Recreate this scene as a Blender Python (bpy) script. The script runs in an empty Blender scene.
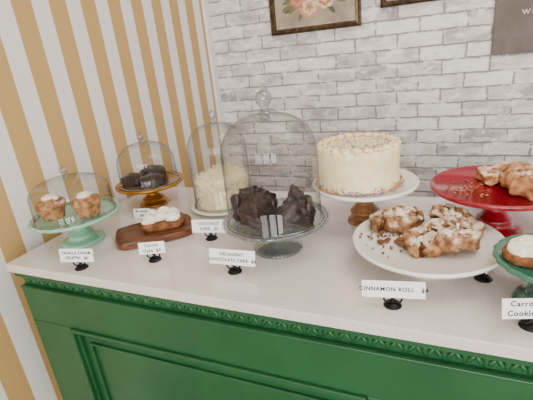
import bpy, bmesh, math, random
from mathutils import Vector, Matrix, noise
random.seed(7)
CT=0.95           # counter top height
sc=bpy.context.scene
def L(r,g,b):
    f=lambda c:(c/255/12.92) if c/255<=0.04045 else ((c/255+0.055)/1.055)**2.4
    return (f(r),f(g),f(b),1)
# ---------------- materials
def base(name,col,rough=0.5,metal=0,spec=0.5,coat=0,sss=0):
    m=bpy.data.materials.new(name); m.use_nodes=True
    p=m.node_tree.nodes['Principled BSDF']
    p.inputs['Base Color'].default_value=col; p.inputs['Roughness'].default_value=rough
    p.inputs['Metallic'].default_value=metal; p.inputs['Specular IOR Level'].default_value=spec
    p.inputs['Coat Weight'].default_value=coat
    if sss:
        p.inputs['Subsurface Weight'].default_value=sss; p.inputs['Subsurface Scale'].default_value=0.01
    return m,m.node_tree,p
def noisy(name,c1,c2,scale=30,rough=0.5,bump=0.0,lo=0.4,hi=0.6,detail=4,**k):
    m,t,p=base(name,c1,rough,**k); n=t.nodes; l=t.links
    tc=n.new('ShaderNodeTexCoord'); nz=n.new('ShaderNodeTexNoise')
    nz.inputs['Scale'].default_value=scale; nz.inputs['Detail'].default_value=detail
    l.new(tc.outputs['Object'],nz.inputs['Vector'])
    r=n.new('ShaderNodeValToRGB'); r.color_ramp.elements[0].position=lo; r.color_ramp.elements[1].position=hi
    r.color_ramp.elements[0].color=c1; r.color_ramp.elements[1].color=c2
    l.new(nz.outputs['Fac'],r.inputs['Fac']); l.new(r.outputs['Color'],p.inputs['Base Color'])
    if bump:
        b=n.new('ShaderNodeBump'); b.inputs['Strength'].default_value=bump; b.inputs['Distance'].default_value=0.003
        l.new(nz.outputs['Fac'],b.inputs['Height']); l.new(b.outputs['Normal'],p.inputs['Normal'])
    return m
def glass(name,tint=(.97,.98,.98,1),edgetint=(.5,.53,.54,1),edge=.8,f0=.05,pw=3.5):
    m=bpy.data.materials.new(name); m.use_nodes=True; t=m.node_tree; n=t.nodes; l=t.links
    n.remove(n['Principled BSDF']); out=n['Material Output']
    tr=n.new('ShaderNodeBsdfTransparent')
    gl=n.new('ShaderNodeBsdfGlossy'); gl.inputs['Roughness'].default_value=.02; gl.inputs['Color'].default_value=(.95,.97,.97,1)
    lw=n.new('ShaderNodeLayerWeight'); lw.inputs[0].default_value=.5
    a=n.new('ShaderNodeMath'); a.operation='POWER'; a.inputs[1].default_value=pw
    b=n.new('ShaderNodeMath'); b.operation='MULTIPLY_ADD'; b.inputs[1].default_value=edge; b.inputs[2].default_value=f0
    a2=n.new('ShaderNodeMath'); a2.operation='POWER'; a2.inputs[1].default_value=pw*.8
    mc=n.new('ShaderNodeMix'); mc.data_type='RGBA'; mc.inputs[6].default_value=tint; mc.inputs[7].default_value=edgetint
    mx=n.new('ShaderNodeMixShader')
    l.new(lw.outputs['Facing'],a.inputs[0]); l.new(a.outputs[0],b.inputs[0]); l.new(b.outputs[0],mx.inputs[0])
    l.new(lw.outputs['Facing'],a2.inputs[0]); l.new(a2.outputs[0],mc.inputs[0]); l.new(mc.outputs[2],tr.inputs[0])
    l.new(tr.outputs[0],mx.inputs[1]); l.new(gl.outputs[0],mx.inputs[2]); l.new(mx.outputs[0],out.inputs['Surface'])
    return m
M={}
M['dome']=glass('clear_glass',(.96,.965,.96,1),(.3,.33,.34,1),.5,.035,4)
M['knob']=glass('thick_glass',(.8,.84,.84,1),(.3,.34,.35,1),.6,.1,1.8)
M['gstand']=glass('pressed_glass',(.78,.82,.83,1),(.4,.44,.45,1),.6,.1,2)
M['jade']=base('jade_milk_glass',L(136,192,162),.18,coat=.4)[0]
M['jade_dark']=base('green_glaze',L(60,116,92),.2,coat=.4)[0]
M['gold']=noisy('brass_gold',L(190,140,56),L(160,112,40),20,.28,metal=.8)
M['white']=base('white_glaze',L(240,236,230),.18,coat=.3)[0]
M['red']=base('red_glaze',L(148,10,34),.22,coat=.4)[0]
M['cream']=noisy('buttercream',L(250,236,198),L(240,222,176),40,.55,.4,sss=.05)
M['coco']=noisy('coconut_frosting',L(242,228,194),L(226,208,164),60,.6,.5)
M['icing']=noisy('white_icing',L(240,228,212),L(210,186,158),60,.3,.4)
M['whip']=base('white_whipped_cream',L(250,243,226),.5)[0]
M['choc']=noisy('chocolate',L(18,6,5),L(50,18,15),90,.5,.8)
M['choc_f']=noisy('chocolate_frosting',L(22,6,6),L(44,13,13),60,.33,.5)
M['muffin']=noisy('muffin_crust',L(134,82,44),L(188,136,86),60,.7,.5)
M['cookie']=noisy('carrot_cookie',L(100,58,28),L(148,94,52),70,.8,.6)
M['black']=base('black_metal',L(22,20,20),.35,metal=.5)[0]
M['card']=base('white_card',L(250,250,250),.6)[0]
M['ink']=base('black_ink',L(12,12,14),.7)[0]
M['paint_white']=base('trim_white_paint',L(238,236,232),.4)[0]
def wood(name,c1,c2,scale=18,rough=.35):
    m,t,p=base(name,c1,rough); n=t.nodes;l=t.links
    tc=n.new('ShaderNodeTexCoord'); mp=n.new('ShaderNodeMapping'); mp.inputs['Scale'].default_value=(1,7,7)
    nz=n.new('ShaderNodeTexNoise'); nz.inputs['Scale'].default_value=scale; nz.inputs['Detail'].default_value=5
    r=n.new('ShaderNodeValToRGB'); r.color_ramp.elements[0].position=.35; r.color_ramp.elements[1].position=.65
    r.color_ramp.elements[0].color=c1; r.color_ramp.elements[1].color=c2
    l.new(tc.outputs['Object'],mp.inputs[0]); l.new(mp.outputs[0],nz.inputs['Vector']); l.new(nz.outputs['Fac'],r.inputs[0]); l.new(r.outputs[0],p.inputs['Base Color'])
    return m
M['wood']=wood('walnut_wood',L(66,32,18),L(122,70,38))
M['acacia']=wood('acacia_wood',L(112,74,40),L(158,110,66))
def pastry(name,c1,c2,ic,amt=.0):
    m,t,p=base(name,c1,.4); n=t.nodes;l=t.links
    tc=n.new('ShaderNodeTexCoord'); g=n.new('ShaderNodeNewGeometry'); s=n.new('ShaderNodeSeparateXYZ')
    l.new(g.outputs['Normal'],s.inputs[0])
    nz=n.new('ShaderNodeTexNoise'); nz.inputs['Scale'].default_value=38; nz.inputs['Detail'].default_value=5
    n2=n.new('ShaderNodeTexNoise'); n2.inputs['Scale'].default_value=60; n2.inputs['Detail'].default_value=6
    l.new(tc.outputs['Object'],nz.inputs['Vector']); l.new(tc.outputs['Object'],n2.inputs['Vector'])
    r=n.new('ShaderNodeValToRGB'); r.color_ramp.elements[0].position=.38; r.color_ramp.elements[1].position=.62
    r.color_ramp.elements[0].color=c1; r.color_ramp.elements[1].color=c2; l.new(n2.outputs['Fac'],r.inputs[0])
    ma=n.new('ShaderNodeMath'); ma.operation='MULTIPLY_ADD'; ma.inputs[1].default_value=.2; l.new(s.outputs['Z'],ma.inputs[0]); l.new(nz.outputs['Fac'],ma.inputs[2])
    mr=n.new('ShaderNodeMapRange'); mr.inputs['From Min'].default_value=.62-amt; mr.inputs['From Max'].default_value=.74-amt; l.new(ma.outputs[0],mr.inputs[0])
    mx=n.new('ShaderNodeMix'); mx.data_type='RGBA'; l.new(mr.outputs[0],mx.inputs[0]); l.new(r.outputs[0],mx.inputs[6]); mx.inputs[7].default_value=ic
    l.new(mx.outputs[2],p.inputs['Base Color'])
    b=n.new('ShaderNodeBump'); b.inputs['Strength'].default_value=.6; b.inputs['Distance'].default_value=.003; l.new(n2.outputs['Fac'],b.inputs['Height']); l.new(b.outputs[0],p.inputs['Normal'])
    return m
M['roll']=pastry('glazed_roll',L(98,58,30),L(180,132,86),L(224,206,184),.01)
M['roll2']=pastry('glazed_bun',L(146,90,56),L(208,156,110),L(230,202,174),-.02)

# ---------------- mesh helpers
def finish(name,bm,mat,parent=None,loc=(0,0,0),rot=(0,0,0),smooth=True,sub=0,merge=True):
    if merge: bmesh.ops.remove_doubles(bm,verts=bm.verts,dist=1e-5)
    bmesh.ops.recalc_face_normals(bm,faces=bm.faces)
    me=bpy.data.meshes.new(name); bm.to_mesh(me); bm.free()
    for m in (mat if isinstance(mat,(list,tuple)) else [mat]): me.materials.append(m)
    if smooth:
        for p in me.polygons: p.use_smooth=True
    o=bpy.data.objects.new(name,me); sc.collection.objects.link(o)
    o.location=loc; o.rotation_euler=rot
    if parent: o.parent=parent
    return o
def root(name,loc,rz=0,rx=0):
    e=bpy.data.objects.new(name,None); e.empty_display_size=.02; sc.collection.objects.link(e)
    e.location=loc; e.rotation_euler=(rx,0,rz); return e
def lathe(name,prof,mat,parent=None,loc=(0,0,0),seg=64,fn=None,bm=None,fin=True,rot=(0,0,0)):
    b=bm or bmesh.new(); rings=[]
    for i,(r,z) in enumerate(prof):
        if r<1e-6: rings.append([b.verts.new((0,0,z))]); continue
        ring=[]
        for k in range(seg):
            th=2*math.pi*k/seg; rr,zz=(r,z) if fn is None else fn(th,r,z)
            ring.append(b.verts.new((rr*math.cos(th),rr*math.sin(th),zz)))
        rings.append(ring)
    for a,c in zip(rings[:-1],rings[1:]):
        if len(a)==1 and len(c)==1: continue
        for k in range(seg):
            k2=(k+1)%seg
            if len(a)==1: b.faces.new((a[0],c[k],c[k2]))
            elif len(c)==1: b.faces.new((a[k],a[k2],c[0]))
            else: b.faces.new((a[k],a[k2],c[k2],c[k]))
    if not fin: return b
    return finish(name,b,mat,parent,loc,rot)
def smoothprof(pts,n=6):
    out=[]; P=[pts[0]]+list(pts)+[pts[-1]]
    for i in range(1,len(P)-2):
        p0,p1,p2,p3=P[i-1],P[i],P[i+1],P[i+2]
        for j in range(n):
            t=j/n
            out.append(tuple(max(0,.5*((2*p1[k])+(-p0[k]+p2[k])*t+(2*p0[k]-5*p1[k]+4*p2[k]-p3[k])*t*t+(-p0[k]+3*p1[k]-3*p2[k]+p3[k])*t**3)) for k in (0,1)))
    out.append(pts[-1]); return out
def sweep(b,pts,wf,hf,seg=12,cap=True):
    n=len(pts); rings=[]; Z=Vector((0,0,1))
    for i,p in enumerate(pts):
        t=(pts[min(i+1,n-1)]-pts[max(i-1,0)]).normalized(); s=t.cross(Z)
        if s.length<1e-4: s=Vector((1,0,0))
        s.normalize(); u=s.cross(t)
        f=i/(n-1); w=wf(f); h=hf(f)
        rings.append([b.verts.new(p+s*(w*math.cos(2*math.pi*k/seg))+u*(h*math.sin(2*math.pi*k/seg))) for k in range(seg)])
    for a,c in zip(rings[:-1],rings[1:]):
        for k in range(seg): b.faces.new((a[k],a[(k+1)%seg],c[(k+1)%seg],c[k]))
    if cap: b.faces.new(rings[0][::-1]); b.faces.new(rings[-1])
def box(b,x0,x1,y0,y1,z0,z1):
    v=[b.verts.new((x,y,z)) for x in (x0,x1) for y in (y0,y1) for z in (z0,z1)]
    for f in ((0,1,3,2),(4,6,7,5),(0,4,5,1),(2,3,7,6),(0,2,6,4),(1,5,7,3)): b.faces.new([v[i] for i in f])
def boxobj(name,x0,x1,y0,y1,z0,z1,mat,parent=None,bev=0):
    b=bmesh.new(); box(b,x0,x1,y0,y1,z0,z1); o=finish(name,b,mat,parent,smooth=False)
    if bev:
        m=o.modifiers.new('bev','BEVEL'); m.width=bev; m.segments=3
    return o
def jitter(b,amp,scale,seed=0,keepz=None):
    for v in b.verts:
        d=noise.noise_vector(v.co*scale+Vector((seed*3.1,seed*1.7,seed)))
        z=v.co.z; v.co+=d*amp
        if keepz is not None and v.co.z<keepz: v.co.z=keepz
        if keepz is not None and z<=keepz+1e-5: v.co.z=keepz
def ellips(b,c,r,rot=None,u=10,v=7):
    m=Matrix.Translation(c)@((rot or Matrix.Identity(4)))@Matrix.Diagonal((r[0],r[1],r[2],1))
    bmesh.ops.create_uvsphere(b,u_segments=u,v_segments=v,radius=1,matrix=m)

# ---------------- room
WX=-1.21; WY=2.14; RX=2.6; FYW=-2.6
def brickmat():
    m,t,p=base('whitewashed_brick',L(225,220,218),.75); n=t.nodes;l=t.links
    g=n.new('ShaderNodeNewGeometry'); s=n.new('ShaderNodeSeparateXYZ'); c=n.new('ShaderNodeCombineXYZ')
    l.new(g.outputs['Position'],s.inputs[0]); l.new(s.outputs['X'],c.inputs['X']); l.new(s.outputs['Z'],c.inputs['Y'])
    nd=n.new('ShaderNodeTexNoise'); nd.inputs['Scale'].default_value=24; nd.inputs['Detail'].default_value=3; l.new(c.outputs[0],nd.inputs['Vector'])
    sb=n.new('ShaderNodeVectorMath'); sb.operation='SUBTRACT'; sb.inputs[1].default_value=(.5,.5,.5); l.new(nd.outputs['Color'],sb.inputs[0])
    ad=n.new('ShaderNodeVectorMath'); ad.operation='MULTIPLY_ADD'; ad.inputs[1].default_value=(.018,.014,0); l.new(sb.outputs[0],ad.inputs[0]); l.new(c.outputs[0],ad.inputs[2])
    def brick(c1,c2,mo,ms):
        br=n.new('ShaderNodeTexBrick'); l.new(ad.outputs[0],br.inputs['Vector'])
        br.inputs['Scale'].default_value=1; br.inputs['Brick Width'].default_value=.2; br.inputs['Row Height'].default_value=.066
        br.inputs['Mortar Size'].default_value=ms; br.inputs['Mortar Smooth'].default_value=.6; br.inputs['Bias'].default_value=0
        br.inputs['Color1'].default_value=c1; br.inputs['Color2'].default_value=c2; br.inputs['Mortar'].default_value=mo
        return br
    br=brick(L(252,248,245),L(216,208,208),L(160,152,154),.0055)
    bm=brick((1,1,1,1),(0,0,0,1),(.55,.55,.55,1),.012)
    mp=n.new('ShaderNodeMapping'); mp.inputs['Scale'].default_value=(1,2.0,1); l.new(c.outputs[0],mp.inputs[0])
    def nz(scale,det,rg,a,b_,top):
        q=n.new('ShaderNodeTexNoise'); q.inputs['Scale'].default_value=scale; q.inputs['Detail'].default_value=det; q.inputs['Roughness'].default_value=rg; l.new(mp.outputs[0],q.inputs['Vector'])
        r=n.new('ShaderNodeMapRange'); r.inputs['From Min'].default_value=a; r.inputs['From Max'].default_value=b_; r.inputs['To Max'].default_value=top; l.new(q.outputs['Fac'],r.inputs[0]); return r
    cur=br.outputs['Color']
    r1=nz(6,9,.72,.46,.6,1.0)
    inv=n.new('ShaderNodeMapRange'); inv.inputs['From Min'].default_value=0; inv.inputs['From Max'].default_value=1; inv.inputs['To Min'].default_value=.85; inv.inputs['To Max'].default_value=.08
    l.new(bm.outputs['Color'],inv.inputs[0])
    mu=n.new('ShaderNodeMath'); mu.operation='MULTIPLY'; l.new(r1.outputs[0],mu.inputs[0]); l.new(inv.outputs[0],mu.inputs[1])
    m1=n.new('ShaderNodeMix'); m1.data_type='RGBA'; l.new(mu.outputs[0],m1.inputs[0]); l.new(cur,m1.inputs[6]); m1.inputs[7].default_value=L(142,130,136)
    r3=nz(26,7,.7,.52,.66,.5)
    m2=n.new('ShaderNodeMix'); m2.data_type='RGBA'; l.new(r3.outputs[0],m2.inputs[0]); l.new(m1.outputs[2],m2.inputs[6]); m2.inputs[7].default_value=L(176,164,164)
    r4=nz(11,7,.7,.51,.6,.85)
    m3=n.new('ShaderNodeMix'); m3.data_type='RGBA'; l.new(r4.outputs[0],m3.inputs[0]); l.new(m2.outputs[2],m3.inputs[6]); m3.inputs[7].default_value=L(252,248,245)
    l.new(m3.outputs[2],p.inputs['Base Color'])
    b=n.new('ShaderNodeBump'); b.invert=True; b.inputs['Strength'].default_value=.6; b.inputs['Distance'].default_value=.006; l.new(br.outputs['Fac'],b.inputs['Height']); l.new(b.outputs[0],p.inputs['Normal'])
    return m
def stripemat():
    m,t,p=base('gold_striped_wallpaper',L(225,220,218),.65); n=t.nodes;l=t.links
    g=n.new('ShaderNodeNewGeometry'); s=n.new('ShaderNodeSeparateXYZ'); l.new(g.outputs['Position'],s.inputs[0])
    P_=.139
    a=n.new('ShaderNodeMath'); a.operation='MULTIPLY_ADD'; a.inputs[1].default_value=1/P_; a.inputs[2].default_value=-.958/P_+40; l.new(s.outputs['Y'],a.inputs[0])
    f=n.new('ShaderNodeMath'); f.operation='FRACT'; l.new(a.outputs[0],f.inputs[0])
    c=n.new('ShaderNodeMath'); c.operation='LESS_THAN'; c.inputs[1].default_value=.52; l.new(f.outputs[0],c.inputs[0])
    mx=n.new('ShaderNodeMix'); mx.data_type='RGBA'; l.new(c.outputs[0],mx.inputs[0]); mx.inputs[6].default_value=L(238,234,230); mx.inputs[7].default_value=L(198,162,104)
    l.new(mx.outputs[2],p.inputs['Base Color']); return m
boxobj('wall_back',WX,RX,WY,WY+.1,0,2.8,brickmat())
boxobj('wall_left',WX-.1,WX,FYW,WY+.1,0,2.8,stripemat())
boxobj('wall_right',RX,RX+.1,FYW,WY+.1,0,2.8,M['paint_white'])
wins=[(-1.0,-.05),(.2,1.15),(1.4,2.35)]
b=bmesh.new(); box(b,WX,RX,FYW-.1,FYW,0,.7); box(b,WX,RX,FYW-.1,FYW,2.5,2.8)
px=WX
for a_,c_ in wins: box(b,px,a_,FYW-.1,FYW,.7,2.5); px=c_
box(b,px,RX,FYW-.1,FYW,.7,2.5); finish('wall_front',b,M['paint_white'],None,smooth=False)
for i,(a_,c_) in enumerate(wins):
    b=bmesh.new(); y0,y1=FYW-.07,FYW-.01
    box(b,a_,a_+.04,y0,y1,.7,2.5); box(b,c_-.04,c_,y0,y1,.7,2.5); box(b,a_,c_,y0,y1,.7,.74); box(b,a_,c_,y0,y1,2.46,2.5)
    mxx=(a_+c_)/2; box(b,mxx-.02,mxx+.02,y0,y1,.74,2.46); box(b,a_,c_,y0,y1,1.78,1.81); finish('window_%d'%(i+1),b,M['paint_white'],None,smooth=False)
boxobj('floor',WX-.1,RX+.1,FYW-.1,WY+.1,-.05,0,noisy('floor_tile',L(130,116,104),L(150,134,122),3,.5))
boxobj('ceiling',WX-.1,RX+.1,FYW-.1,WY+.1,2.8,2.85,M['paint_white'])
boxobj('trim_1',WX,WX+.018,WY-.05,WY,0,2.8,M['paint_white'],bev=.003)
boxobj('baseboard_left',WX,WX+.015,FYW,WY-.05,0,.12,M['paint_white'],bev=.003)
boxobj('baseboard_back',WX+.018,RX,WY-.015,WY,0,.12,M['paint_white'],bev=.003)

# ---------------- counter
green=noisy('green_cabinet_paint',L(26,80,44),L(31,87,49),6,.36)
quartz=noisy('quartz_top',L(228,220,215),L(216,207,202),160,.12,0,.35,.65,coat=.3)
cr=root('display_counter',(0,0,0))
XL=-1.112; FY=.655
boxobj('countertop',-1.13,1.5,.63,1.31,CT-.026,CT,quartz,cr,.003)
boxobj('cabinet_body',XL,1.47,FY,1.29,0,CT-.026,green,cr)
b=bmesh.new()
def rail(x0,x1,z0,z1,p=.014): box(b,x0,x1,FY-p,FY,z0,z1)
rail(XL,1.47,.755,CT-.075); rail(XL,1.47,0,.16)
panels=[(-.955,-.112),(.02,.86)]
rail(XL,-.955,.16,.755); rail(-.112,.02,.16,.755); rail(.86,1.47,.16,.755)
o=finish('face_frame',b,green,cr,smooth=False); mo=o.modifiers.new('b','BEVEL'); mo.width=.003; mo.segments=2
b=bmesh.new()
for (x0,x1) in panels:
    z0,z1=.16,.755
    for (d,w,y) in ((0,.012,.022),(.014,.008,.012),(.05,.006,.008)):
        X0,X1,Z0,Z1=x0+d,x1-d,z0+d,z1-d
        box(b,X0,X1,FY-y,FY,Z1-w,Z1); box(b,X0,X1,FY-y,FY,Z0,Z0+w); box(b,X0,X0+w,FY-y,FY,Z0+w,Z1-w); box(b,X1-w,X1,FY-y,FY,Z0+w,Z1-w)
o=finish('panel_moulding',b,green,cr,smooth=False); mo=o.modifiers.new('b','BEVEL'); mo.width=.002; mo.segments=2
b=bmesh.new()
box(b,XL-.004,1.475,FY-.018,FY,CT-.042,CT-.026); box(b,XL-.002,1.472,FY-.016,FY,CT-.082,CT-.076)
o=finish('frieze_fillets',b,green,cr,smooth=False); mo=o.modifiers.new('b','BEVEL'); mo.width=.002; mo.segments=2
b=bmesh.new(); x=XL+.02
while x<1.46:
    ellips(b,Vector((x,FY,CT-.058)),(.0065,.006,.016),u=8,v=6)
    for sg in (-1,1):
        ellips(b,Vector((x+sg*.010,FY,CT-.061)),(.005,.005,.012),Matrix.Rotation(sg*.6,4,'Y'),8,6)
    ellips(b,Vector((x+.017,FY,CT-.049)),(.0042,.004,.0042),u=8,v=6)
    x+=.034
finish('carved_frieze',b,green,cr,merge=False)

# ---------------- stands / cloches
def stand(name,x,y,H,R,F,mat,stem=None,lip=.006,stemmat=None,fn=None,rimdrop=0,sr=.016):
    r=root(name,(x,y,CT))
    sm=stemmat or mat
    if stem is None: stem=[(sr*1.6,.34),(sr,.5),(sr*1.25,.62),(sr*.95,.74),(sr*1.8,.9)]
    th=.007
    base_=[(0,0),(F,0),(F,.004),(F*.93,.009),(F*.62,.016),(max(F*.36,sr*1.9),.2*H+.008)]
    pr=[base_[0],base_[1],base_[2]]+smoothprof([base_[2],base_[3],base_[4],base_[5]]+[(a,b_*H) for a,b_ in stem]+[(R*.3,H-th)],5)+[(0,H-th)]
    lathe('foot',pr,sm,r)
    pl=[(0,H-th),(R*.3,H-th),(R*.8,H-th+.001),(R-.003,H-th+.002-rimdrop),(R,H-.002-rimdrop),(R,H+lip*.6),(R-.003,H+lip),(R-.007,H+lip*.7),(R-.013,H),(0,H)]
    lathe('plate',pl,mat,r,seg=96,fn=fn)
    return r
def cloche(name,x,y,z,R,Hd,mat=None,shoulder=.55,knob=.017):
    r=root(name,(x,y,CT+z)); mat=mat or M['dome']
    hs=Hd*shoulder
    pr=[(R+.004,0),(R+.004,.004),(R,.008),(R*.995,hs*.5),(R*.985,hs)]
    n=16
    for i in range(1,n+1):
        a=math.pi/2*i/n
        pr.append((R*.985*math.cos(a)**.8 if i<n else 0, hs+(Hd-hs)*math.sin(a)))
    lathe('bell',pr,mat,r,seg=72)
    lathe('rim',[(R-.002,0.0),(R+.005,0.0),(R+.006,.003),(R+.004,.006),(R-.001,.006)],M['knob'],r,seg=72)
    k=knob
    kp=smoothprof([(0,Hd-.002),(k*.9,Hd-.001),(k*.5,Hd+k*.4),(k*.62,Hd+k*.6),(k*.5,Hd+k*.8),(k*.95,Hd+k*1.4),(k*1.05,Hd+k*2.0),(k*.75,Hd+k*2.6),(k*.25,Hd+k*2.85),(k*.28,Hd+k*3.05),(0,Hd+k*3.15)],4)
    lathe('knob',kp,M['knob'],r,seg=32)
    return r
scal=lambda th,r,z:(r*(1+.022*(r>.1)*abs(math.cos(14*th))),z)
S1=(-1.008,.808); stand('cake_stand',*S1,.09,.130,.064,M['jade'],sr=.02,fn=lambda t,r,z:(r*(1+.012*(r>.1)*math.cos(20*t)),z))
cloche('glass_cloche',S1[0],S1[1],.0905,.114,.118,shoulder=.62,knob=.011)
S2=(-.975,1.127); stand('cake_stand',*S2,.084,.125,.055,M['gold'],sr=.022)
cloche('glass_cloche',S2[0],S2[1],.0845,.104,.15,shoulder=.5,knob=.012)
S3=(-.678,1.138)
lathe('cake_plate',[(0,0),(.07,0),(.075,.004),(.115,.012),(.118,.016),(.115,.018),(.085,.009),(0,.009)],M['white'],None,(S3[0],S3[1],CT))
cloche('glass_cloche',S3[0],S3[1],.0185,.1,.275,shoulder=.68,knob=.014)
S4=(-.382,.885); st4=stand('cake_stand',*S4,.086,.134,.066,M['gstand'],sr=.015,fn=scal)
cloche('glass_cloche',S4[0],S4[1],.0865,.121,.272,shoulder=.64,knob=.0185)
b=bmesh.new()
for k in range(56):
    a=2*math.pi*k/56; ellips(b,Vector((.137*math.cos(a),.137*math.sin(a),.087)),(.0042,.0042,.0042),u=8,v=6)
finish('rim_beads',b,M['knob'],st4,merge=False)
S5=(-.187,1.096); stand('cake_stand',*S5,.119,.147,.05,M['white'],stemmat=M['acacia'],sr=.022)
S6=(-.015,.883); stand('cake_stand',*S6,.06,.163,.075,M['white'],sr=.04,stem=[(.05,.5),(.045,.7)],lip=.005)
S7=(.144,1.098); stand('cake_stand',*S7,.118,.158,.068,M['red'],sr=.022,lip=.008)
S8=(.207,.774); stand('cake_stand',*S8,.093,.100,.06,M['jade_dark'],sr=.02,fn=lambda t,r,z:(r*(1+.012*(r>.09)*math.cos(20*t)),z))

# ---------------- food
def swirl(b,c,R,H,turns=3,tube=.4,ph=0):
    pts=[]; n=int(turns*22)
    tb=H/turns*.75
    for i in range(n+1):
        f=i/n; a=f*turns*2*math.pi+ph; rr=max(.0008,(R-tb)*(1-f)**.8)
        pts.append(Vector((c[0]+rr*math.cos(a),c[1]+rr*math.sin(a),c[2]+tb*.8+f*(H-tb*1.2))))
    sweep(b,pts,lambda f:tb*(1.15-.75*f),lambda f:tb*(1-.6*f),10)
def cruffin(x,y,z,s,rot):
    r=root('cruffin',(x,y,z),rot)
    fl=lambda t,rr,zz:(rr*(1+.05*math.sin(11*t+zz*90)),zz)
    lathe('pastry_cup',smoothprof([(0,0),(.026*s,0),(.03*s,.004),(.037*s,.03*s),(.041*s,.038*s),(.038*s,.047*s),(.025*s,.052*s),(0,.052*s)],5),M['muffin'],r,seg=66,fn=fl)
    b=bmesh.new(); pts=[]
    for i in range(60):
        f=i/59; a=f*4.6*math.pi; rr=.037*s*(1-f*.75); pts.append(Vector((rr*math.cos(a),rr*math.sin(a),.046*s+.01*f)))
    sweep(b,pts,lambda f:.0075*s,lambda f:.008*s,8); jitter(b,.002,60,rot); finish('laminated_layers',b,M['muffin'],r)
    b=bmesh.new(); swirl(b,(.0,.0,.054*s),.027*s,.02*s,2); finish('cream_swirl',b,M['whip'],r)
zp=CT+.0905
cruffin(S1[0]-.05,S1[1]-.035,zp,1.0,0); cruffin(S1[0]+.057,S1[1]+.0,zp,1.0,1.3)
def brownie(x,y,z,a,c_,h,rz,seed):
    r=root('frosted_brownie',(x,y,z),rz)
    b=bmesh.new(); n=40; rg=[]
    for zf,s in ((0,.96),(.1,1),(.3,1.01),(.6,1),(.72,.98),(.8,.94)):
        rg.append([b.verts.new((a*s*math.copysign(abs(math.cos(t))**.5,math.cos(t)),c_*s*math.copysign(abs(math.sin(t))**.5,math.sin(t)),h*zf)) for t in [2*math.pi*k/n for k in range(n)]])
    for p,q in zip(rg[:-1],rg[1:]):
        for k in range(n): b.faces.new((p[k],p[(k+1)%n],q[(k+1)%n],q[k]))
    b.faces.new(rg[0][::-1]); b.faces.new(rg[-1]); jitter(b,.003,60,seed,0); finish('brownie_base',b,M['choc'],r)
    b=bmesh.new(); rg=[]
    for i in range(9):
        t_=i/8*math.pi/2; s=1.03*math.cos(t_)**.6 if i<8 else .02
        rg.append([b.verts.new((a*s*math.copysign(abs(math.cos(t))**.6,math.cos(t)),c_*s*math.copysign(abs(math.sin(t))**.6,math.sin(t)),h*(.68+.36*math.sin(t_)))) for t in [2*math.pi*k/n for k in range(n)]])
    for p,q in zip(rg[:-1],rg[1:]):
        for k in range(n): b.faces.new((p[k],p[(k+1)%n],q[(k+1)%n],q[k]))
    b.faces.new(rg[0][::-1]); b.faces.new(rg[-1]); jitter(b,.006,50,seed); finish('fudge_frosting',b,M['choc_f'],r)
zz=CT+.0845
brownie(S2[0]-.052,S2[1]-.026,zz,.040,.034,.036,.3,1)
brownie(S2[0]+.042,S2[1]-.034,zz,.042,.034,.038,-.1,2)
brownie(S2[0]-.02,S2[1]+.052,zz,.042,.034,.044,.15,3)
# coconut cake
cc=root('coconut_cake',(S3[0],S3[1],CT+.0095))
b=lathe('c',[(0,0)]+[(.08,.004+.0035*i) for i in range(28)]+[(.078,.105),(.07,.112)]+[(.07-.01*i,.116) for i in range(1,7)]+[(0,.118)],None,seg=80,fin=False)
jitter(b,.014,26,2,0); jitter(b,.007,75,5,0); finish('frosted_body',b,M['coco'],cc)
b=bmesh.new()
for i in range(900):
    a=random.random()*6.283
    if random.random()<.55: p=Vector((.084*math.cos(a),.084*math.sin(a),random.uniform(.012,.112)))
    else:
        rr=.08*math.sqrt(random.random()); p=Vector((rr*math.cos(a),rr*math.sin(a),.119))
    R_=Matrix.Rotation(random.random()*6.28,4,Vector((random.gauss(0,1),random.gauss(0,1),random.gauss(0,1))).normalized())
    m=Matrix.Translation(p+noise.noise_vector(p*26+Vector((6.2,3.4,2)))*.014)@R_@Matrix.Diagonal((.008,.002,.001,1)); bmesh.ops.create_cube(b,size=1,matrix=m)
finish('coconut_flakes',b,M['cream'],cc,smooth=False,merge=False)
# walnut board and frosted cake
bd=root('wooden_serving_board',(-.79,.89,CT),math.radians(43))
b=bmesh.new(); out=[]
n=64
for k in range(n):
    a=2*math.pi*k/n; c,s=math.cos(a),math.sin(a); e=.45
    X=.118*math.copysign(abs(c)**e,c); Y=.076*math.copysign(abs(s)**e,s)
    w=1+.05*noise.noise(Vector((c*1.5,s*1.5,3))); out.append((X*w,Y*w))
lv=[(0,.92),(.003,1),(.019,1),(.022,.985)]
rg=[[b.verts.new((x*s,y*s,z)) for x,y in out] for z,s in lv]
for p,q in zip(rg[:-1],rg[1:]):
    for k in range(n): b.faces.new((p[k],p[(k+1)%n],q[(k+1)%n],q[k]))
b.faces.new(rg[0][::-1]); b.faces.new(rg[-1]); finish('board_slab',b,M['wood'],bd,smooth=False)
bn=root('frosted_carrot_cake',(-.776,.918,CT+.0222),math.radians(30))
b=bmesh.new(); n=40; rg=[]
for z,s in ((0,.96),(.004,1),(.012,1.0),(.017,.985),(.021,.9),(.022,.5)):
    rg.append([b.verts.new((.064*s*math.copysign(abs(math.cos(t))**.55,math.cos(t)),.05*s*math.copysign(abs(math.sin(t))**.55,math.sin(t)),z)) for t in [2*math.pi*k/n for k in range(n)]])
for p,q in zip(rg[:-1],rg[1:]):
    for k in range(n): b.faces.new((p[k],p[(k+1)%n],q[(k+1)%n],q[k]))
b.faces.new(rg[0][::-1]); b.faces.new(rg[-1]); jitter(b,.003,45,1,0); finish('cake_base',b,M['cookie'],bn)
b=bmesh.new()
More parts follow.
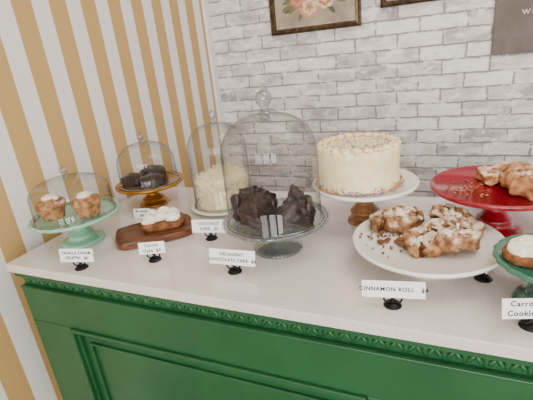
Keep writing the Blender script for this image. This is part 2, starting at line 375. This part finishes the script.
for (dx,dy,R_,H_) in ((-.036,-.016,.026,.032),(.0,-.02,.026,.036),(.034,-.014,.026,.032),(-.03,.018,.025,.034),(.004,.02,.026,.042),(.034,.018,.024,.03)):
    swirl(b,(dx,dy,.016),R_,H_,2.1,ph=dx*90)
jitter(b,.004,60,3); finish('cream_topping',b,M['whip'],bn)

# chocolate cake slices
def slice_(x,y,z,rz,ang=.8,R=.1,H=.085,seed=0):
    r=root('chocolate_cake_slice',(x,y,z),rz)
    o=[]; 
    for i in range(14): o.append(Vector((R*i/14*math.cos(-ang/2),R*i/14*math.sin(-ang/2),0)))
    for i in range(12): a=-ang/2+ang*i/12; o.append(Vector((R*math.cos(a),R*math.sin(a),0)))
    for i in range(14): o.append(Vector((R*(1-i/14)*math.cos(ang/2),R*(1-i/14)*math.sin(ang/2),0)))
    c=Vector((R*.6,0,0)); b=bmesh.new(); rg=[]; NL=26
    def sc_(f): return 1-.55*f**2.0
    for j in range(NL+1):
        f=j/NL; lay=.93 if abs((f*3)%1-.5)>.42 and .1<f<.95 else 1.0
        rg.append([b.verts.new((c+(p-c)*lay*sc_(f))+Vector((0,0,H*f))) for p in o])
    n=len(o)
    for p,q in zip(rg[:-1],rg[1:]):
        for k in range(n): b.faces.new((p[k],p[(k+1)%n],q[(k+1)%n],q[k]))
    last=rg[-1]
    for s in (.3,.2,.1):
        nr=[b.verts.new(c+(p-c)*s+Vector((0,0,H*(1.1-.3*s)))) for p in o]
        for k in range(n): b.faces.new((last[k],last[(k+1)%n],nr[(k+1)%n],nr[k]))
        last=nr
    b.faces.new(last); b.faces.new(rg[0][::-1])
    jitter(b,.016,28,seed,0); jitter(b,.006,90,seed+3,0); finish('cake_layers',b,M['choc'],r)
    b=bmesh.new()
    pts=[Vector(((R-.006)*math.cos(a),(R-.006)*math.sin(a),H*.4)) for a in [-ang/2+ang*i/20 for i in range(21)]]
    sweep(b,pts,lambda f:.012,lambda f:H*.4,20)
    jitter(b,.012,40,seed+1,0); jitter(b,.004,100,seed+1,0); finish('frosting',b,M['choc_f'],r)
z4=CT+.0865
slice_(S4[0]-.012,S4[1]-.088,z4,math.radians(116),1.15,.102,.09,1)
slice_(S4[0]+.024,S4[1]-.055,z4,math.radians(38),1.1,.088,.086,6)

# vanilla sprinkle cake
vc=root('birthday_cake',(S5[0]-.017,S5[1]-.002,CT+.1193))
RC=.112; HC=.110
sm=lambda t,r,z:(r*(1+.010*noise.noise(Vector((math.cos(t)*5,math.sin(t)*5,z*34)))+.004*(r>.1)*math.sin(42*t+z*20)),z)
lathe('frosted_body',[(0,0),(RC,0),(RC+.001,.004)]+[(RC,.012+i*.01) for i in range(9)]+[(RC,HC-.006),(RC-.004,HC),(RC-.02,HC+.001),(RC*.5,HC+.002),(0,HC+.002)],M['cream'],vc,seg=128,fn=sm)
b=bmesh.new()
for k in range(22):
    a=2*math.pi*k/22; swirl(b,((RC-.013)*math.cos(a),(RC-.013)*math.sin(a),HC-.003),.0155,.017,1.7,ph=a)
jitter(b,.003,60,4); finish('piped_border',b,M['cream'],vc)
sp=[base('sprinkle_'+n_,c,.4)[0] for n_,c in (('pink',L(214,70,120)),('blue',L(60,120,190)),('yellow',L(236,186,50)),('green',L(90,160,90)),('purple',L(130,90,170)),('orange',L(236,120,50)))]
b=bmesh.new()
def spr(p):
    R_=Matrix.Rotation(random.random()*6.28,4,Vector((random.gauss(0,.4),random.gauss(0,.4),1)).normalized())
    n0=len(b.faces); bmesh.ops.create_uvsphere(b,u_segments=6,v_segments=4,radius=1,matrix=Matrix.Translation(p)@R_@Matrix.Diagonal((.0032,.0013,.0013,1)))
    b.faces.ensure_lookup_table(); mi=random.randrange(6)
    for f in b.faces[n0:]: f.material_index=mi
for i in range(460):
    a=random.random()*6.283; h=abs(random.gauss(0,.007)); rr=RC+.0025+max(0,.014-h)*random.random()
    spr(Vector((rr*math.cos(a),rr*math.sin(a),.0018+h)))
for i in range(170):
    a=random.random()*6.283; rr=(RC-.002)*math.sqrt(random.random()); spr(Vector((rr*math.cos(a),rr*math.sin(a),HC+(.0135 if rr>RC-.026 else .0035))))
finish('sprinkles',b,sp,vc,merge=False)

# cinnamon rolls
def cinroll(x,y,z,R,H,rz,seed,mat,sx=1.,sy=1.,tilt=0,nm='cinnamon_roll',ice=True,rough=.014,nd=7):
    r=root(nm,(x,y,z),rz)
    b=bmesh.new(); turns=2.6; k=R/(turns*2*math.pi); w=k*math.pi*1.05; n=130; pts=[]
    for i in range(n+1):
        f=i/n; a=f*turns*2*math.pi; rr=k*a*.93+.002
        hh=1+.4*noise.noise(Vector((rr*math.cos(a)*22,rr*math.sin(a)*22,seed*2.7)))
        pts.append((Vector((rr*math.cos(a)*sx,rr*math.sin(a)*sy,H*.5*hh+tilt*rr*math.cos(a)+(1-f)*.15*H)),hh))
    rings=[]; seg=16; Z=Vector((0,0,1))
    for i,(p,hh) in enumerate(pts):
        t=(pts[min(i+1,n)][0]-pts[max(i-1,0)][0]).normalized(); s=t.cross(Z).normalized()
        ring=[]
        for q in range(seg):
            c_,s_=math.cos(2*math.pi*q/seg),math.sin(2*math.pi*q/seg)
            ring.append(b.verts.new(p+s*(w*math.copysign(abs(c_)**.7,c_))+Z*(H*.5*hh*math.copysign(abs(s_)**.7,s_))))
        rings.append(ring)
    for p,q in zip(rings[:-1],rings[1:]):
        for e in range(seg): b.faces.new((p[e],p[(e+1)%seg],q[(e+1)%seg],q[e]))
    b.faces.new(rings[0][::-1]); b.faces.new(rings[-1])
    jitter(b,rough,30,seed); jitter(b,.006,85,seed+2)
    for v in b.verts:
        if v.co.z<.001 : v.co.z=0
    zmin=min(v.co.z for v in b.verts)
    for v in b.verts: v.co.z-=zmin
    finish('dough_spiral',b,mat,r)
    if ice:
        b=bmesh.new()
        rnd=random.Random(seed)
        for q in range(nd):
            a0=rnd.uniform(0,6.28); r0=rnd.uniform(.0,.6)*R; aa=rnd.uniform(0,6.28); ln=rnd.uniform(.4,.9)*R; pts2=[]
            for i in range(12):
                f=i/11-.5; px=r0*math.cos(a0)+ln*f*math.cos(aa+f*.9); py=r0*math.sin(a0)+ln*f*math.sin(aa+f*.9)
                d=math.hypot(px,py)/R
                hh=1+.4*noise.noise(Vector((px*22,py*22,seed*2.7)))
                pts2.append(Vector((px*sx,py*sy,H*hh*.97+tilt*px-.014*max(0,d-.6)*2.5+.002)))
            ww=rnd.uniform(.005,.010)
            sweep(b,pts2,lambda f:ww*(math.sin(math.pi*min(max(f,.06),.94))**.5),lambda f:.004*(math.sin(math.pi*min(max(f,.06),.94))**.5),10)
        jitter(b,.008,50,seed); jitter(b,.003,130,seed); finish('icing',b,M['icing'],r)
    return r
z6=CT+.0605
cinroll(-.076,.936,z6,.055,.036,.3,1,M['roll'],1.1,.92,nd=7)
cinroll(.044,.950,z6,.053,.038,2.2,4,M['roll'],1.15,.9,.1,nd=5)
cinroll(.024,.838,z6,.060,.046,.3,9,M['roll'],1.22,.82,.15,nd=8,rough=.020)
b=bmesh.new()
for i in range(80):
    a=random.uniform(2.2,4.4); rr=random.uniform(.02,.135); s=random.uniform(.0012,.0032)
    ellips(b,Vector((S6[0]-.01+rr*math.cos(a),S6[1]-.02+rr*math.sin(a)*.7,CT+.0612+s*.8)),(s*1.5,s,s*.8),Matrix.Rotation(a*7,4,'Z'),6,4)
for i in range(8):
    s=random.uniform(.005,.010); ellips(b,Vector((S6[0]-.065+random.uniform(-.03,.02),S6[1]-.035+random.uniform(-.012,.01),CT+.0612+s*.7)),(s*1.4,s,s*.7),Matrix.Rotation(i,4,'Z'),10,7)
jitter(b,.001,300,1); finish('pastry_crumbs',b,M['cookie'],None,merge=False)
z7=CT+.1185
cinroll(S7[0]+.030,S7[1]+.05,z7,.058,.034,.6,12,M['roll2'],1.2,.8,nm='glazed_bun',ice=False,rough=.018)
cinroll(S7[0]+.066,S7[1]-.042,z7,.056,.044,2.6,15,M['roll2'],1.15,.9,.1,nm='glazed_bun',ice=True,rough=.018,nd=4)
b=bmesh.new()
for i in range(45):
    a=random.uniform(1.4,5); rr=random.uniform(.02,.12); s=random.uniform(.0012,.003)
    ellips(b,Vector((S7[0]-.03+rr*math.cos(a)*.7,S7[1]-.02+rr*math.sin(a)*.7,z7+s*.8)),(s*1.5,s,s*.8),None,6,4)
finish('pastry_crumbs',b,M['muffin'],None,merge=False)
def cookie(x,y,z,s,seed):
    r=root('carrot_cake_cookie',(x,y,z),seed)
    b=lathe('c',smoothprof([(0,0),(.038*s,0),(.043*s,.006),(.042*s,.014),(.032*s,.02),(0,.022)],5),None,seg=40,fin=False); jitter(b,.003,50,seed,0); jitter(b,.0015,150,seed,0); finish('cookie_base',b,M['cookie'],r)
    b=lathe('c',smoothprof([(0,.016),(.034*s,.017),(.037*s,.021),(.034*s,.026),(.022*s,.030),(.014*s,.029),(0,.033)],5),None,seg=48,fin=False); jitter(b,.005,45,seed); jitter(b,.002,110,seed); finish('cream_cheese_frosting',b,M['whip'],r)
z8=CT+.0935
cookie(S8[0]-.042,S8[1]-.002,z8,1.0,1); cookie(S8[0]+.033,S8[1]+.047,z8,.95,2); cookie(S8[0]+.036,S8[1]-.044,z8,.95,3)

# ---------------- price tags
def text(name,s,size,mat,parent,loc,rot,al='CENTER',off=0):
    cu=bpy.data.curves.new(name,'FONT'); cu.body=s; cu.size=size; cu.align_x=al; cu.align_y='CENTER'; cu.space_character=1.12; cu.resolution_u=3; cu.offset=off
    ob=bpy.data.objects.new(name+'_c',cu); sc.collection.objects.link(ob); bpy.context.view_layer.update()
    me=bpy.data.meshes.new_from_object(ob.evaluated_get(bpy.context.evaluated_depsgraph_get())); bpy.data.objects.remove(ob)
    me.materials.clear(); me.materials.append(mat)
    o=bpy.data.objects.new(name,me); sc.collection.objects.link(o); o.location=loc; o.rotation_euler=rot; o.parent=parent
    return o
def tag(x,y,yaw,w,h,txt,size,holder=True,tilt=12,shift=0):
    r=root('price_tag',(x,y,CT),math.radians(yaw)); ti=math.radians(tilt)
    z0=.024 if holder else .0005; zc=z0+h/2*math.cos(ti)
    b=bmesh.new(); box(b,-w/2,w/2,-.0006,.0006,-h/2,h/2)
    finish('card',b,M['card'],r,(shift,-.003,zc),(-ti,0,0),smooth=False)
    lines=txt.split('|')
    for i,t_ in enumerate(lines):
        v=(len(lines)-1)/2-i; off=v*size*1.3
        text('lettering_%d'%i,t_,size,M['ink'],r,(shift,-.003-.0011*math.cos(ti)+off*math.sin(ti),zc+.0011*math.sin(ti)+off*math.cos(ti)),(math.pi/2-ti,0,0),off=.0003)
    if holder:
        lathe('holder_base',smoothprof([(0,0),(.0165,0),(.0165,.003),(.012,.007),(.005,.011),(.003,.016)],3)+[(.0022,.03),(0,.031)],M['black'],r,(0,.003,0),24)
        b=bmesh.new()
        for sg in (-1,1):
            pts=[Vector((sg*(.002+.0075-.0075*math.cos(a)),-.0015,.018+.0075*math.sin(a))) for a in [i*2*math.pi/20 for i in range(19)]]
            rings=[]
            for i,p in enumerate(pts):
                t=(pts[min(i+1,18)]-pts[max(i-1,0)]).normalized(); s=Vector((0,1,0)); u=s.cross(t)
                rings.append([b.verts.new(p+.0019*(s*math.cos(q*math.pi/3)+u*math.sin(q*math.pi/3))) for q in range(6)])
            for p_,q_ in zip(rings[:-1],rings[1:]):
                for k in range(6): b.faces.new((p_[k],p_[(k+1)%6],q_[(k+1)%6],q_[k]))
        finish('scroll_clip',b,M['black'],r)
    return r
tag(-.869,.664,12,.1,.036,'VANILLA CREAM|CRUFFIN   $5',.0105)
tag(-.687,.747,22,.07,.032,'Carrot|Cake  $4',.0115)
tag(-.93,1.002,14,.06,.032,'Brownie|$4',.0115,holder=False)
tag(-.595,.894,10,.105,.038,'COCONUT|CAKE   $5',.0115)
tag(-.443,.741,4,.12,.038,'DECADENT|CHOCOLATE CAKE  $6',.0108)
tag(-.067,.695,9,.118,.034,'CINNAMON ROLL   $4',.0115)
tag(.165,.69,16,.105,.037,'Carrot Cake|Cookie  $2.50',.0135)
tag(.100,.835,-60,.04,.02,'$4',.010)

# ---------------- wall art
def mat_plain(n,c,r=.5,**k): return base(n,c,r,**k)[0]
def frame(name,x0,x1,z0,z1,w,fm,bg):
    r=root(name,(0,0,0)); Y=WY
    b=bmesh.new(); prof=[(0,0),(0,.022),(.3,.028),(.5,.018),(.8,.02),(1,.01),(1,0)]
    cs=[(x0,z0,1,1),(x1,z0,-1,1),(x1,z1,-1,-1),(x0,z1,1,-1)]
    rg=[[b.verts.new((cx+sx*w*f,Y-d-.001,cz+sz*w*f)) for f,d in prof] for cx,cz,sx,sz in cs]
    for i in range(4):
        p,q=rg[i],rg[(i+1)%4]
        for k in range(len(prof)-1): b.faces.new((p[k],q[k],q[k+1],p[k+1]))
    finish('moulding',b,fm,r,smooth=False)
    boxobj('picture_board',x0+w*.9,x1-w*.9,Y-.009,Y-.001,z0+w*.9,z1-w*.9,bg,r)
    return r
fm=noisy('antique_frame',L(70,52,38),L(104,82,54),40,.35,metal=.4)
p1=frame('framed_floral_painting',-.83,-.366,1.51,1.90,.027,fm,noisy('painting_ground',L(178,162,142),L(144,130,114),8,.7))
fcols=[mat_plain('petal_peach',L(206,148,112),.7),mat_plain('petal_cream',L(224,198,164),.7),mat_plain('petal_rose',L(180,118,88),.7),mat_plain('leaf_green',L(112,108,80),.7),mat_plain('leaf_dark',L(90,84,66),.7)]
def flower(cx,cz,R,mi):
    b=bmesh.new()
    for lay,(rr,n) in enumerate([(R,7),(R*.72,6),(R*.45,5),(R*.2,4)]):
        for k in range(n):
            a=2*math.pi*k/n+lay*.5; c=Vector((cx+rr*.5*math.cos(a),0,cz+rr*.5*math.sin(a))); y=WY-.0095-.0003*lay-.00004*k
            vs=[b.verts.new((c.x+rr*.5*(math.cos(t)*math.cos(a)-.8*math.sin(t)*math.sin(a)),y,c.z+rr*.5*(math.cos(t)*math.sin(a)+.8*math.sin(t)*math.cos(a)))) for t in [i*math.pi/6 for i in range(12)]]
            f=b.faces.new(vs); f.material_index=(mi,(mi+1)%3,mi,2)[lay]
    finish('painted_bloom',b,fcols,p1,smooth=False,merge=False)
b=bmesh.new()
for i in range(26):
    a=random.uniform(0,6.28); rr=random.uniform(.07,.13); cx=-.6+rr*math.cos(a)*1.2; cz=1.68+rr*math.sin(a)*.8
    vs=[b.verts.new((cx+.035*math.cos(t)*math.cos(a)-.011*math.sin(t)*math.sin(a),WY-.0093-.00001*i,cz+.035*math.cos(t)*math.sin(a)+.011*math.sin(t)*math.cos(a))) for t in [k*math.pi/5 for k in range(10)]]
    f=b.faces.new(vs); f.material_index=3+i%2
finish('painted_leaves',b,fcols,p1,smooth=False,merge=False)
for c in [(-.62,1.625,.055,0),(-.54,1.655,.05,1),(-.68,1.665,.045,2),(-.6,1.71,.06,1),(-.52,1.74,.04,0),(-.69,1.74,.045,0)]: flower(*c)
p2=frame('framed_print',-.275,.06,1.575,1.92,.026,fm,mat_plain('print_ground',L(170,160,150),.7))
p3=root('wall_sign',(0,0,0))
sg=noisy('sign_grey',L(104,94,88),L(114,104,98),12,.8)
boxobj('sign_board',.2,.68,WY-.02,WY-.001,1.325,1.85,sg,p3,.003)
tw=mat_plain('sign_lettering',L(214,206,196),.7)
for i,s in enumerate(['Find joy','so sweet','within']):
    text('sign_text_%d'%i,s,.045,tw,p3,(.30,WY-.0212,1.62-.065*i),(math.pi/2,0,0),al='LEFT')

# ---------------- lights
w=bpy.data.worlds.new('World'); sc.world=w; w.use_nodes=True
w.node_tree.nodes['Background'].inputs[0].default_value=(.97,.98,1,1); w.node_tree.nodes['Background'].inputs[1].default_value=2.4
def area(name,loc,tgt,sx,sy,e,col):
    l=bpy.data.lights.new(name,'AREA'); l.shape='RECTANGLE'; l.size=sx; l.size_y=sy; l.energy=e; l.color=col
    o=bpy.data.objects.new(name,l); sc.collection.objects.link(o); o.location=loc
    o.rotation_euler=(Vector(tgt)-Vector(loc)).to_track_quat('-Z','Y').to_euler(); return o
for i,(a_,c_) in enumerate(wins):
    area('window_daylight_%d'%i,((a_+c_)/2,FYW+.02,1.6),((a_+c_)/2,0,1.6),.85,1.7,(26,42,56)[i],(1,.98,.95))
area('counter_fill_light',(.6,.9,2.77),(.6,.9,0),1.4,1.0,20,(1,.95,.88))  # added overhead fill to brighten the countertop, not a fixture of the room
# ---------------- camera
cd=bpy.data.cameras.new('Camera'); cam=bpy.data.objects.new('Camera',cd); sc.collection.objects.link(cam); sc.camera=cam
cd.sensor_width=36; cd.lens=36*400/533; cd.clip_start=.01
back=Vector((.387,-.852,.351)).normalized(); up=Vector((-.046,.362,.931)); right=up.cross(back).normalized(); up=back.cross(right)
cam.matrix_world=Matrix(((right.x,up.x,back.x,0),(right.y,up.y,back.y,0),(right.z,up.z,back.z,CT+.5),(0,0,0,1)))
